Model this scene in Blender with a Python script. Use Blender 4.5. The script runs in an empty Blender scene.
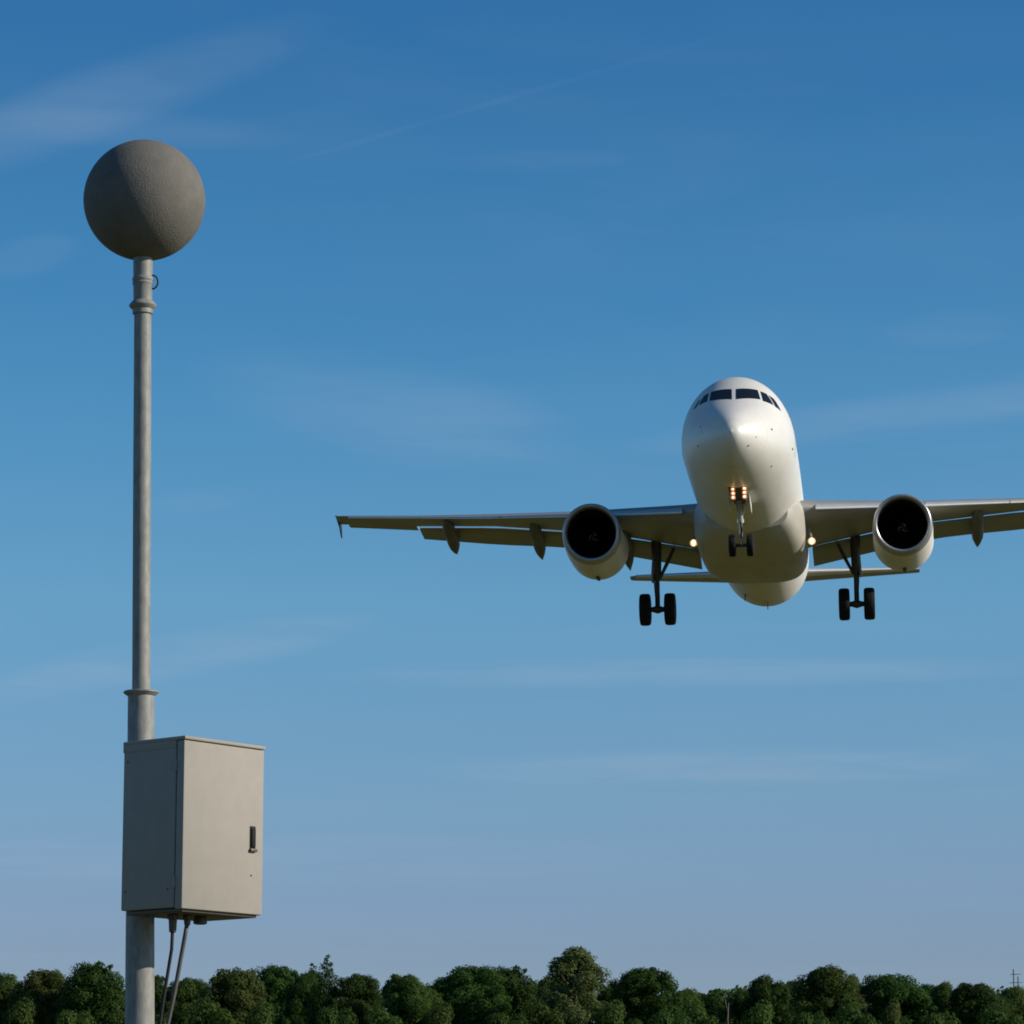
import bpy, bmesh, math, random
from mathutils import Vector, Matrix, Euler, noise
from mathutils.bvhtree import BVHTree
R = math.radians
PI = math.pi
C = bpy.context.scene.collection
scene = bpy.context.scene

# ------------------------------------------------------------------ camera
FPX = 3600.0
PITCH = math.atan((1200 - 512) / FPX)
cd = bpy.data.cameras.new('camera'); cam = bpy.data.objects.new('camera', cd); C.objects.link(cam)
cam.location = (0, 0, 1.6); cam.rotation_euler = (PI / 2 + PITCH, 0, 0)
cd.sensor_width = 36; cd.lens = 36 * FPX / 1024; cd.clip_end = 20000; cd.clip_start = 0.1
scene.camera = cam

# ------------------------------------------------------------------ light
SUN_EL, SUN_PHI = R(25), R(79)           # PHI: from straight behind the camera towards the right
S = Vector((math.sin(SUN_PHI) * math.cos(SUN_EL), -math.cos(SUN_PHI) * math.cos(SUN_EL), math.sin(SUN_EL)))
sl = bpy.data.lights.new('sun', 'SUN'); sl.energy = 4.6; sl.angle = R(0.53); sl.color = (1.0, 0.89, 0.73)
so = bpy.data.objects.new('sun', sl); C.objects.link(so)
so.rotation_euler = (-S).to_track_quat('-Z', 'Y').to_euler(); so.location = (60, -20, 60)

W = bpy.data.worlds.new('World'); scene.world = W; W.use_nodes = True
nt = W.node_tree; N = nt.nodes; L = nt.links; N.clear()
def nd(t, **k):
    n = N.new(t)
    for a, b in k.items(): setattr(n, a, b)
    return n
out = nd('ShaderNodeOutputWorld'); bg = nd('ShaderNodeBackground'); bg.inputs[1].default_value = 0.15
sky = nd('ShaderNodeTexSky', sky_type='NISHITA'); sky.sun_disc = False
sky.sun_elevation = SUN_EL; sky.sun_rotation = math.atan2(S.x, S.y)
sky.air_density = 1.0; sky.dust_density = 0.4; sky.ozone_density = 1.6
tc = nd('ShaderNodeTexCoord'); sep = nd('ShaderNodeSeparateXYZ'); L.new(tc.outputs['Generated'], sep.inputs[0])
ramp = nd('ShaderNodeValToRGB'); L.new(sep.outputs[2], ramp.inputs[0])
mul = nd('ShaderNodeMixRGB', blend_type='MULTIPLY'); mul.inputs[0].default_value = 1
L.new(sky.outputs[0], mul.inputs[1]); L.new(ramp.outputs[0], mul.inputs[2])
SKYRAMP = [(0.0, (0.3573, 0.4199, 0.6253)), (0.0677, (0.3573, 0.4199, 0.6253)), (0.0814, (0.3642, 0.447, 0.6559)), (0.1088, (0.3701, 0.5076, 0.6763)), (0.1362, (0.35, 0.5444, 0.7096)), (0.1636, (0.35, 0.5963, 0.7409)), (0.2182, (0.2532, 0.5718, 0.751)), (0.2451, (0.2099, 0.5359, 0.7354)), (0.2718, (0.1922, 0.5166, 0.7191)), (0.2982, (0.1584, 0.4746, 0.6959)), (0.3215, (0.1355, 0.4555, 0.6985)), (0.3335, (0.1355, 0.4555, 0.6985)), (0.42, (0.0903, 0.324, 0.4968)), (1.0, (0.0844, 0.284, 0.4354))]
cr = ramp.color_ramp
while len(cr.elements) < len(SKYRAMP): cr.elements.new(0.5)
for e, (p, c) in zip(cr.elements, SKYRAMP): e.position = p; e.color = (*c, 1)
# thin cirrus: direction laid on a high flat layer, stretched noise
zc = nd('ShaderNodeMath', operation='MAXIMUM'); zc.inputs[1].default_value = 0.03; L.new(sep.outputs[2], zc.inputs[0])
dx = nd('ShaderNodeMath', operation='DIVIDE'); L.new(sep.outputs[0], dx.inputs[0]); L.new(zc.outputs[0], dx.inputs[1])
dy = nd('ShaderNodeMath', operation='DIVIDE'); L.new(sep.outputs[1], dy.inputs[0]); L.new(zc.outputs[0], dy.inputs[1])
cmb = nd('ShaderNodeCombineXYZ'); L.new(dx.outputs[0], cmb.inputs[0]); L.new(dy.outputs[0], cmb.inputs[1])
mp = nd('ShaderNodeMapping'); mp.inputs['Rotation'].default_value = (0, 0, R(14)); mp.inputs['Scale'].default_value = (0.9, 1.2, 1)
mp.inputs['Location'].default_value = (3.1, 0.4, 0)
L.new(cmb.outputs[0], mp.inputs[0])
n1 = nd('ShaderNodeTexNoise'); n1.inputs['Scale'].default_value = 2.6; n1.inputs['Detail'].default_value = 9; n1.inputs['Roughness'].default_value = 0.55
n1.inputs['Distortion'].default_value = 0.6; L.new(mp.outputs[0], n1.inputs['Vector'])
n2 = nd('ShaderNodeTexNoise'); n2.inputs['Scale'].default_value = 0.55; n2.inputs['Detail'].default_value = 3; L.new(mp.outputs[0], n2.inputs['Vector'])
r1 = nd('ShaderNodeMapRange'); r1.inputs[1].default_value = 0.32; r1.inputs[2].default_value = 0.86; L.new(n1.outputs[0], r1.inputs[0])
r2 = nd('ShaderNodeMapRange'); r2.inputs[1].default_value = 0.42; r2.inputs[2].default_value = 0.70; L.new(n2.outputs[0], r2.inputs[0])
cm = nd('ShaderNodeMath', operation='MULTIPLY'); L.new(r1.outputs[0], cm.inputs[0]); L.new(r2.outputs[0], cm.inputs[1])
def mth(op, a, c=None, cl=False):
    n = nd('ShaderNodeMath', operation=op); n.use_clamp = cl
    for i_, v_ in enumerate((a, c)):
        if v_ is None: continue
        if isinstance(v_, (int, float)): n.inputs[i_].default_value = v_
        else: L.new(v_, n.inputs[i_])
    return n.outputs[0]
def ddot(v):
    n = nd('ShaderNodeVectorMath', operation='DOT_PRODUCT'); L.new(tc.outputs['Generated'], n.inputs[0]); n.inputs[1].default_value = v; return n.outputs['Value']
def veil(centre, along, ra, rb):
    """soft elliptical patch of sky round a direction"""
    c = Vector(centre).normalized(); a = Vector(along); a = (a - c * a.dot(c)).normalized(); e = c.cross(a)
    u = mth('DIVIDE', ddot(a), ra); v = mth('DIVIDE', ddot(e), rb)
    r = mth('ADD', mth('MULTIPLY', u, u), mth('MULTIPLY', v, v)); n = nd('ShaderNodeMapRange', interpolation_type='SMOOTHSTEP')
    n.inputs[1].default_value = 0; n.inputs[2].default_value = 1; n.inputs[3].default_value = 1; n.inputs[4].default_value = 0; L.new(r, n.inputs[0]); return n.outputs[0]
tot = mth('MULTIPLY', cm.outputs[0], 0.10)
VEILS = [((-0.1157, 0.94851, 0.29487), (0.05743, -0.0015, 0.02099), 0.075, 0.01167, 0.15000000000000002), ((-0.11036, 0.95093, 0.28906), (0.05188, 0.00516, -0.00187), 0.05556, 0.00667, 0.08399999999999999), ((-0.13237, 0.95786, 0.25492), (0.01899, 0.0012, 0.00458), 0.01667, 0.00667, 0.1), ((-0.00745, 0.95489, 0.29686), (0.05642, -0.00612, 0.01528), 0.08333, 0.001068, 0.033), ((0.00774, 0.95927, 0.2824), (0.02762, -0.00073, 0.00036), 0.03056, 0.00389, 0.05), ((-0.03386, 0.97595, 0.21533), (0.03053, 0.00174, -0.0053), 0.061386, 0.01667, 0.13), ((0.10712, 0.97119, 0.21287), (0.03362, -0.00499, 0.00312), 0.083057, 0.00722, 0.15), ((0.12062, 0.9644, 0.23534), (0.02, -0.00289, 0.0007), 0.02222, 0.00611, 0.06), ((-0.09176, 0.98473, 0.14795), (0.03853, 0.00172, 0.00726), 0.06389, 0.00778, 0.184), ((0.0521, 0.98825, 0.14372), (0.08858, -0.00866, -0.00015), 0.11667, 0.005, 0.1725), ((0.05202, 0.99172, 0.11741), (0.08845, -0.0086, -0.00019), 0.09167, 0.00611, 0.1495), ((-0.05852, 0.99402, 0.09218), (0.0552, 0.0017, 0.00015), 0.13889, 0.00833, 0.092), ((-0.08634, 0.97793, 0.19027), (0.01376, 0.00081, 0.00157), 0.01944, 0.00444, 0.06)]
for ce, al, ra, rb, st in VEILS:
    st *= 1.0
    tot = mth('ADD', tot, mth('MULTIPLY', mth('MULTIPLY', veil(ce, al, ra, rb), st), mth('ADD', mth('MULTIPLY', r1.outputs[0], 1.35), 0.22)))
cm2 = nd('ShaderNodeMath', operation='MINIMUM'); cm2.inputs[1].default_value = 0.6; L.new(tot, cm2.inputs[0])
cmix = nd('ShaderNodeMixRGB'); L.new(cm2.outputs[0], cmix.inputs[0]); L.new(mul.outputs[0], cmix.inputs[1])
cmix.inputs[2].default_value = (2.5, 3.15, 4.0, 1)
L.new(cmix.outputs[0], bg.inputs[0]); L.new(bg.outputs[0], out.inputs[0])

scene.view_settings.view_transform = 'Standard'; scene.view_settings.look = 'None'
scene.cycles.filter_width = 1.8
scene.view_settings.exposure = 0; scene.view_settings.gamma = 1

# ------------------------------------------------------------------ materials
def mat(name, base, rough=0.5, metal=0.0, var=0.0, vscale=4.0, dark=None, bump=0.0, bscale=40.0, bdist=0.01, coat=0.0,
        stretch=(1, 1, 1), rvar=0.0, spec=0.5):
    m = bpy.data.materials.new(name); m.use_nodes = True
    t = m.node_tree; b = t.nodes['Principled BSDF']
    b.inputs['Base Color'].default_value = (*base, 1); b.inputs['Roughness'].default_value = rough
    b.inputs['Metallic'].default_value = metal; b.inputs['Coat Weight'].default_value = coat
    b.inputs['Specular IOR Level'].default_value = spec
    co = t.nodes.new('ShaderNodeTexCoord'); ma = t.nodes.new('ShaderNodeMapping'); ma.inputs['Scale'].default_value = stretch
    t.links.new(co.outputs['Object'], ma.inputs[0])
    b.inputs['Coat Roughness'].default_value = 0.32
    if var > 0:
        n = t.nodes.new('ShaderNodeTexNoise'); n.inputs['Scale'].default_value = vscale; n.inputs['Detail'].default_value = 8
        n.inputs['Roughness'].default_value = 0.65
        t.links.new(ma.outputs[0], n.inputs['Vector'])
        r = t.nodes.new('ShaderNodeMapRange'); r.inputs[1].default_value = 0.35; r.inputs[2].default_value = 0.75
        t.links.new(n.outputs[0], r.inputs[0])
        mx = t.nodes.new('ShaderNodeMixRGB'); mx.inputs[1].default_value = (*base, 1)
        d = dark if dark else tuple(c * (1 - var) for c in base)
        mx.inputs[2].default_value = (*d, 1); t.links.new(r.outputs[0], mx.inputs[0])
        t.links.new(mx.outputs[0], b.inputs['Base Color'])
        if rvar > 0:
            rr = t.nodes.new('ShaderNodeMapRange'); rr.inputs[3].default_value = rough - rvar; rr.inputs[4].default_value = rough + rvar
            t.links.new(n.outputs[0], rr.inputs[0]); t.links.new(rr.outputs[0], b.inputs['Roughness'])
    if bump > 0:
        n = t.nodes.new('ShaderNodeTexNoise'); n.inputs['Scale'].default_value = bscale; n.inputs['Detail'].default_value = 4
        t.links.new(ma.outputs[0], n.inputs['Vector'])
        bp = t.nodes.new('ShaderNodeBump'); bp.inputs['Strength'].default_value = bump; bp.inputs['Distance'].default_value = bdist
        t.links.new(n.outputs[0], bp.inputs['Height']); t.links.new(bp.outputs[0], b.inputs['Normal'])
    return m
def emit(name, col, s):
    m = bpy.data.materials.new(name); m.use_nodes = True
    b = m.node_tree.nodes['Principled BSDF']; b.inputs['Base Color'].default_value = (0.8, 0.7, 0.5, 1)
    b.inputs['Emission Color'].default_value = (*col, 1); b.inputs['Emission Strength'].default_value = s
    return m
M = {}
M['white'] = mat('aircraft_white_paint', (0.76, 0.752, 0.735), 0.5, 0, 0.10, 1.5, dark=(0.68, 0.66, 0.61), coat=0.35, stretch=(1, 0.35, 1.6), rvar=0.06)
def seams(m, pos, w, k):
    """thin darker joint lines across the skin at given stations (local y)"""
    t = m.node_tree; bs = t.nodes['Principled BSDF']; src = bs.inputs['Base Color'].links[0].from_socket
    co = t.nodes.new('ShaderNodeTexCoord'); sp = t.nodes.new('ShaderNodeSeparateXYZ'); t.links.new(co.outputs['Object'], sp.inputs[0])
    prev = None
    for y in pos:
        c = t.nodes.new('ShaderNodeMath'); c.operation = 'COMPARE'; c.inputs[1].default_value = y; c.inputs[2].default_value = w
        t.links.new(sp.outputs[1], c.inputs[0])
        if prev is None: prev = c.outputs[0]
        else:
            a = t.nodes.new('ShaderNodeMath'); a.operation = 'ADD'; t.links.new(prev, a.inputs[0]); t.links.new(c.outputs[0], a.inputs[1]); prev = a.outputs[0]
    s = t.nodes.new('ShaderNodeMath'); s.operation = 'MULTIPLY'; s.inputs[1].default_value = k; t.links.new(prev, s.inputs[0])
    mx = t.nodes.new('ShaderNodeMixRGB'); t.links.new(s.outputs[0], mx.inputs[0]); t.links.new(src, mx.inputs[1]); mx.inputs[2].default_value = (.12, .12, .11, 1)
    t.links.new(mx.outputs[0], bs.inputs['Base Color'])
seams(M['white'], (1.32, 4.0, 6.4, 8.6, 12.0, 14.35, 23.0, 27.0), .012, .22)
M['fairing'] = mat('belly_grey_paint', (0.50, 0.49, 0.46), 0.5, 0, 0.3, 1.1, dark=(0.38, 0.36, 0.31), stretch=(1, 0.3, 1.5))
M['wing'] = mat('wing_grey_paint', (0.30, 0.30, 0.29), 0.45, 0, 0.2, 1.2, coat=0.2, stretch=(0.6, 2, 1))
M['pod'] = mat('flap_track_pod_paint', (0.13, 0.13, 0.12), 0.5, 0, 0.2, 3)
M['slat'] = mat('bare_metal_leading_edge', (0.66, 0.67, 0.68), 0.34, 0.45, 0.1, 2)
M['lip'] = mat('polished_inlet_lip', (0.44, 0.45, 0.47), 0.33, 0.6, 0.1, 3)
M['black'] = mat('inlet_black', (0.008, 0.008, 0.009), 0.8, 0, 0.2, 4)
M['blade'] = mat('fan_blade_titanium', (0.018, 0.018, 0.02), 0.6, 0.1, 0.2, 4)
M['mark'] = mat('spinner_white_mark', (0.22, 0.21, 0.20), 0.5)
M['glass'] = mat('cockpit_glass', (0.010, 0.013, 0.018), 0.06, 0, coat=0.3)
M['frame'] = mat('window_frame_grey', (0.55, 0.55, 0.55), 0.4)
M['tyre'] = mat('tyre_rubber', (0.009, 0.009, 0.010), 0.8, 0, 0.3, 9, spec=0.3)
M['rim'] = mat('wheel_rim_grey', (0.30, 0.30, 0.31), 0.45, 0.4)
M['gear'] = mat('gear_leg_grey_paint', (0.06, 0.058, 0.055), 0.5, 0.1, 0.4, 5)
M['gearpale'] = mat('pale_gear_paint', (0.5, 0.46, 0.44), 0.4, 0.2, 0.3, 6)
M['chrome'] = mat('polished_strut', (0.80, 0.74, 0.70), 0.25, 0.7)
M['bay'] = mat('bay_shade_bracket_grey', (0.10, 0.105, 0.12), 0.6)  # dark tone stands for shade inside the open bay; also on lamp brackets
M['seam'] = mat('panel_grey', (0.62, 0.61, 0.59), 0.4)
M['taxi'] = emit('taxi_lamp_glow', (1.0, 0.66, 0.30), 2.6)
M['taxihalo'] = emit('taxi_lamp_halo_rim', (1.0, 0.06, 0.005), 0.35)  # casing rim made to glow, imitating the red halo round each lamp
M['land'] = emit('landing_lamp_glow', (1.0, 0.82, 0.46), 2.2)
M['landhalo'] = emit('landing_lamp_halo_rim', (1.0, 0.55, 0.16), 0.75)  # outer ring made to glow as the lamp's orange halo
M['navred'] = mat('wingtip_dark', (0.02, 0.018, 0.02), 0.5)
M['ball'] = mat('rough_grey_ball_coat', (0.144, 0.138, 0.126), 0.85, 0, 0.22, 14, bump=0.75, bscale=125, bdist=0.004)
M['galv'] = mat('galvanised_steel', (0.275, 0.28, 0.265), 0.6, 0.05, 0.5, 30, dark=(0.15, 0.155, 0.15), bump=0.35, bscale=60, bdist=0.002, stretch=(1, 1, 0.4), rvar=0.1)
M['cab'] = mat('cabinet_grey_paint', (0.335, 0.315, 0.285), 0.75, 0, 0.10, 11, spec=0.25, bump=0.06, bscale=220, bdist=0.001)
M['cabedge'] = mat('cabinet_gasket', (0.04, 0.04, 0.04), 0.7)
M['latch'] = mat('latch_black', (0.015, 0.015, 0.015), 0.7, 0, 0.3, 30, spec=0.2)
M['cabled'] = mat('dark_cable_sheath', (0.009, 0.009, 0.009), 0.75, 0, 0.3, 20)
M['cablep'] = mat('pale_cable_sheath', (0.10, 0.092, 0.082), 0.6, 0, 0.5, 10)
M['gland'] = mat('gland_brown_grey', (0.09, 0.08, 0.07), 0.5, 0.3, 0.3, 20)
M['bark'] = mat('bark', (0.11, 0.085, 0.06), 0.9, 0, 0.5, 3, bump=0.6, bscale=9, bdist=0.05, stretch=(1, 1, 0.2))
M['palebark'] = mat('pale_dead_wood', (0.12, 0.112, 0.08), 0.85, 0, 0.4, 3)
M['mastm'] = mat('mast_steel', (0.035, 0.035, 0.038), 0.7, 0.0, 0.2, 3)

def leafmat(name, a, b):
    m = bpy.data.materials.new(name); m.use_nodes = True; t = m.node_tree; p = t.nodes['Principled BSDF']
    p.inputs['Roughness'].default_value = 0.62; p.inputs['Specular IOR Level'].default_value = 0.12
    oi = t.nodes.new('ShaderNodeObjectInfo'); geo = t.nodes.new('ShaderNodeNewGeometry')
    co = t.nodes.new('ShaderNodeTexCoord'); n = t.nodes.new('ShaderNodeTexNoise'); n.inputs['Scale'].default_value = 0.9; n.inputs['Detail'].default_value = 5
    t.links.new(co.outputs['Object'], n.inputs['Vector'])
    ad = t.nodes.new('ShaderNodeMath'); ad.operation = 'ADD'
    t.links.new(geo.outputs['Random Per Island'], ad.inputs[0]); t.links.new(n.outputs[0], ad.inputs[1])
    rs = t.nodes.new('ShaderNodeMath'); rs.operation = 'MULTIPLY'; rs.inputs[1].default_value = 0.5; t.links.new(geo.outputs['Random Per Island'], rs.inputs[0]); t.links.new(rs.outputs[0], ad.inputs[0])
    hf = t.nodes.new('ShaderNodeMath'); hf.operation = 'MULTIPLY'; hf.inputs[1].default_value = 0.7; t.links.new(ad.outputs[0], hf.inputs[0])
    mx = t.nodes.new('ShaderNodeMixRGB'); mx.inputs[1].default_value = (*a, 1); mx.inputs[2].default_value = (*b, 1)
    t.links.new(hf.outputs[0], mx.inputs[0])
    hs = t.nodes.new('ShaderNodeHueSaturation')
    mr = t.nodes.new('ShaderNodeMapRange'); mr.inputs[3].default_value = 0.485; mr.inputs[4].default_value = 0.512
    t.links.new(oi.outputs['Random'], mr.inputs[0]); t.links.new(mr.outputs[0], hs.inputs['Hue'])
    mv = t.nodes.new('ShaderNodeMapRange'); mv.inputs[3].default_value = 0.8; mv.inputs[4].default_value = 1.2
    t.links.new(oi.outputs['Random'], mv.inputs[0]); t.links.new(mv.outputs[0], hs.inputs['Value'])
    t.links.new(mx.outputs[0], hs.inputs['Color']); t.links.new(hs.outputs[0], p.inputs['Base Color'])
    tr = t.nodes.new('ShaderNodeBsdfTranslucent'); t.links.new(hs.outputs[0], tr.inputs[0])
    ms = t.nodes.new('ShaderNodeMixShader'); ms.inputs[0].default_value = 0.42
    o = t.nodes['Material Output']; t.links.new(p.outputs[0], ms.inputs[1]); t.links.new(tr.outputs[0], ms.inputs[2]); t.links.new(ms.outputs[0], o.inputs[0])
    return m
M['leaf_dark'] = leafmat('dark_green_leaves', (0.0386, 0.0820, 0.0152), (0.0476, 0.0980, 0.0190))
M['leaf_mid'] = leafmat('mid_green_leaves', (0.0579, 0.1054, 0.0215), (0.0709, 0.1259, 0.0253))
M['leaf_olive'] = leafmat('olive_leaves', (0.0785, 0.1171, 0.0278), (0.0965, 0.1376, 0.0342))
M['leaf_pale'] = leafmat('pale_olive_leaves', (0.1030, 0.1391, 0.0443), (0.1262, 0.1655, 0.0531))

# grass sheet
gm = bpy.data.materials.new('grass_field'); gm.use_nodes = True; t = gm.node_tree; p = t.nodes['Principled BSDF']; p.inputs['Roughness'].default_value = 0.9
co = t.nodes.new('ShaderNodeTexCoord')
a1 = t.nodes.new('ShaderNodeTexNoise'); a1.inputs['Scale'].default_value = 0.05; a1.inputs['Detail'].default_value = 10; t.links.new(co.outputs['Object'], a1.inputs['Vector'])
a2 = t.nodes.new('ShaderNodeTexNoise'); a2.inputs['Scale'].default_value = 6; a2.inputs['Detail'].default_value = 6; t.links.new(co.outputs['Object'], a2.inputs['Vector'])
ad = t.nodes.new('ShaderNodeMath'); ad.operation = 'ADD'; t.links.new(a1.outputs[0], ad.inputs[0]); t.links.new(a2.outputs[0], ad.inputs[1])
rp = t.nodes.new('ShaderNodeValToRGB'); t.links.new(ad.outputs[0], rp.inputs[0])
rp.color_ramp.elements[0].position = 0.75; rp.color_ramp.elements[0].color = (0.062, 0.060, 0.003, 1)
rp.color_ramp.elements[1].position = 1.25; rp.color_ramp.elements[1].color = (0.090, 0.082, 0.005, 1)
t.links.new(rp.outputs[0], p.inputs['Base Color']); M['grass'] = gm

# ------------------------------------------------------------------ helpers
def link(name, me, m, parent=None, smooth=None):
    o = bpy.data.objects.new(name, me); C.objects.link(o)
    for mm in (m if isinstance(m, (list, tuple)) else [m]): me.materials.append(mm)
    if smooth is not None: me.shade_smooth() if smooth == 1 else me.shade_smooth()
    if smooth and smooth != 1: me.set_sharp_from_angle(angle=R(smooth))
    if parent: o.parent = parent
    return o
def obj(name, bm, m, parent=None, smooth=None):
    bmesh.ops.recalc_face_normals(bm, faces=bm.faces)
    me = bpy.data.meshes.new(name); bm.to_mesh(me); bm.free()
    return link(name, me, m, parent, smooth)
def tag(o, label=None, cat=None, group=None, kind=None):
    if label: o['label'] = label
    if cat: o['category'] = cat
    if group: o['group'] = group
    if kind: o['kind'] = kind
    return o
def empty(name, loc=(0, 0, 0)):
    o = bpy.data.objects.new(name, None); C.objects.link(o); o.location = loc; o.empty_display_size = 0.3
    return o
def loft(bm, rings, closed=True, cap=(True, True), mi=0):
    vs = [[bm.verts.new(p) for p in r] for r in rings]
    n = len(vs[0])
    for a, b in zip(vs, vs[1:]):
        for i in range(n if closed else n - 1):
            j = (i + 1) % n
            f = bm.faces.new((a[i], a[j], b[j], b[i])); f.material_index = mi
    if closed and cap[0]: bm.faces.new(vs[0][::-1]).material_index = mi
    if closed and cap[1]: bm.faces.new(vs[-1]).material_index = mi
    return vs
def tube(bm, pts, rad, n=12, cap=True):
    pts = [Vector(p) for p in pts]; rs = rad if isinstance(rad, (list, tuple)) else [rad] * len(pts)
    rings = []; up = None
    for i, p in enumerate(pts):
        d = (pts[min(i + 1, len(pts) - 1)] - pts[max(i - 1, 0)]).normalized()
        if up is None: up = d.orthogonal().normalized()
        u = (up - d * up.dot(d)).normalized(); up = u; v = d.cross(u)
        rings.append([p + (u * math.cos(k * 2 * PI / n) + v * math.sin(k * 2 * PI / n)) * rs[i] for k in range(n)])
    return loft(bm, rings, True, (cap, cap))
def lathe(bm, prof, origin, axis, n=32, mi=0):
    """prof: (r, h) along axis"""
    ax = Vector(axis).normalized(); u = ax.orthogonal().normalized(); v = ax.cross(u); o = Vector(origin)
    rings = []
    for r, h in prof:
        rings.append([o + ax * h + (u * math.cos(k * 2 * PI / n) + v * math.sin(k * 2 * PI / n)) * max(r, 1e-4) for k in range(n)])
    return loft(bm, rings, True, (True, True), mi)
def box(bm, c, s, rot=None, bev=0.0):
    r = bmesh.ops.create_cube(bm, size=1.0)
    mt = Matrix.Translation(Vector(c)) @ (rot.to_4x4() if rot else Matrix.Identity(4)) @ Matrix.Diagonal((*s, 1))
    bmesh.ops.transform(bm, matrix=mt, verts=r['verts'])
    if bev > 0:
        ed = list({e for v in r['verts'] for e in v.link_edges})
        bmesh.ops.bevel(bm, geom=ed, offset=bev, segments=2, affect='EDGES', profile=0.5)
def pchip(xs, ys, x):
    if x <= xs[0]: return ys[0]
    if x >= xs[-1]: return ys[-1]
    n = len(xs); h = [xs[i + 1] - xs[i] for i in range(n - 1)]; d = [(ys[i + 1] - ys[i]) / h[i] for i in range(n - 1)]
    m = [d[0]] + [0.0 if d[i - 1] * d[i] <= 0 else 2 * d[i - 1] * d[i] / (d[i - 1] + d[i]) for i in range(1, n - 1)] + [d[-1]]
    k = max(i for i in range(n - 1) if xs[i] <= x); t = (x - xs[k]) / h[k]
    return ((2 * t**3 - 3 * t**2 + 1) * ys[k] + (t**3 - 2 * t**2 + t) * h[k] * m[k] + (-2 * t**3 + 3 * t**2) * ys[k + 1] + (t**3 - t**2) * h[k] * m[k + 1])

# ================================================================== SETTING: ground
def ground_z(x, y):
    t = min(max((y - 70) / 190.0, 0), 1); t = t * t * (3 - 2 * t)
    z = 9.0 * t
    if y > 20: z += 0.25 * noise.noise(Vector((x * 0.02, y * 0.02, 0)))
    return z
bm = bmesh.new()
xs = [-6000, -3000, -1500, -800, -400] + [-200 + 10 * i for i in range(41)] + [400, 800, 1500, 3000, 6000]
ys = [-6000, -3000, -1000, -300, -100, -40] + [-20 + 10 * i for i in range(40)] + [450, 600, 1000, 2000, 4000, 8000]
g = [[bm.verts.new((x, y, ground_z(x, y))) for x in xs] for y in ys]
for i in range(len(ys) - 1):
    for j in range(len(xs) - 1): bm.faces.new((g[i][j], g[i][j + 1], g[i + 1][j + 1], g[i + 1][j]))
ground = obj('grass_field', bm, M['grass'], smooth=1); tag(ground, kind='structure')

# ================================================================== TREES
def lobes_for(kind, rnd):
    """list of (centre, radius) in metres; crown sits on z = 3.2 .. 13"""
    out = []
    if kind == 'conifer':
        for k in range(44):
            t = k / 43.0; z = 3 + 10.6 * t; w = 2.4 * (1 - t)**0.75 + 0.2
            a = k * 2.4; out.append((Vector((math.cos(a) * w * 0.55, math.sin(a) * w * 0.55, z)), max(0.22, w * 0.62)))
        return out
    if kind == 'tall':
        for k in range(64):
            t = rnd.random(); z = 3.2 + 10.0 * t; w = 2.7 * math.sin(PI * min(1, 0.18 + 0.80 * t))**0.7
            a = k * 2.4 + rnd.random(); q = rnd.uniform(0.35, 0.95)
            out.append((Vector((math.cos(a) * w * q, math.sin(a) * w * q, z)), rnd.uniform(0.55, 0.95)))
        out.append((Vector((0, 0, 13.2)), 0.75)); return out
    if kind == 'shrub':
        for k in range(22):
            a = k * 2.4; q = rnd.uniform(0.1, 1.0) * 1.25
            out.append((Vector((math.cos(a) * q, math.sin(a) * q, rnd.uniform(1.0, 4.6) - q * 0.5 + 1.0)), rnd.uniform(0.55, 0.95)))
        out.append((Vector((0, 0, 5.0)), 0.8)); return out
    for k in range(84):
        t = rnd.random()**0.75; z = 2.4 + 9.8 * t
        w = 4.1 * math.sqrt(max(0.03, 1 - (max(0, z - 5.0) / 7.9)**2))
        a = k * 2.399 + rnd.uniform(-0.4, 0.4); q = rnd.uniform(0.2, 0.84)
        out.append((Vector((math.cos(a) * w * q, math.sin(a) * w * q, z)), rnd.uniform(0.7, 1.3)))
    ox, oy = rnd.uniform(-.7, .7), rnd.uniform(-.7, .7)                  # crowns lean and sprout unevenly
    for k in range(5):
        a = rnd.uniform(0, 6.28); out.append((Vector((ox + math.cos(a) * 0.9, oy + math.sin(a) * 0.9, rnd.uniform(11.2, 12.6))), rnd.uniform(0.5, 0.95)))
    for k in range(16):
        a = rnd.uniform(0, 6.28); z = rnd.uniform(7.5, 12.4); w = 4.0 * math.sqrt(max(0.03, 1 - ((z - 5.0) / 7.9)**2)); q = rnd.uniform(.9, 1.08)
        out.append((Vector((math.cos(a) * w * q, math.sin(a) * w * q, z + rnd.uniform(0, .5))), rnd.uniform(0.28, 0.6)))
    return out
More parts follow.
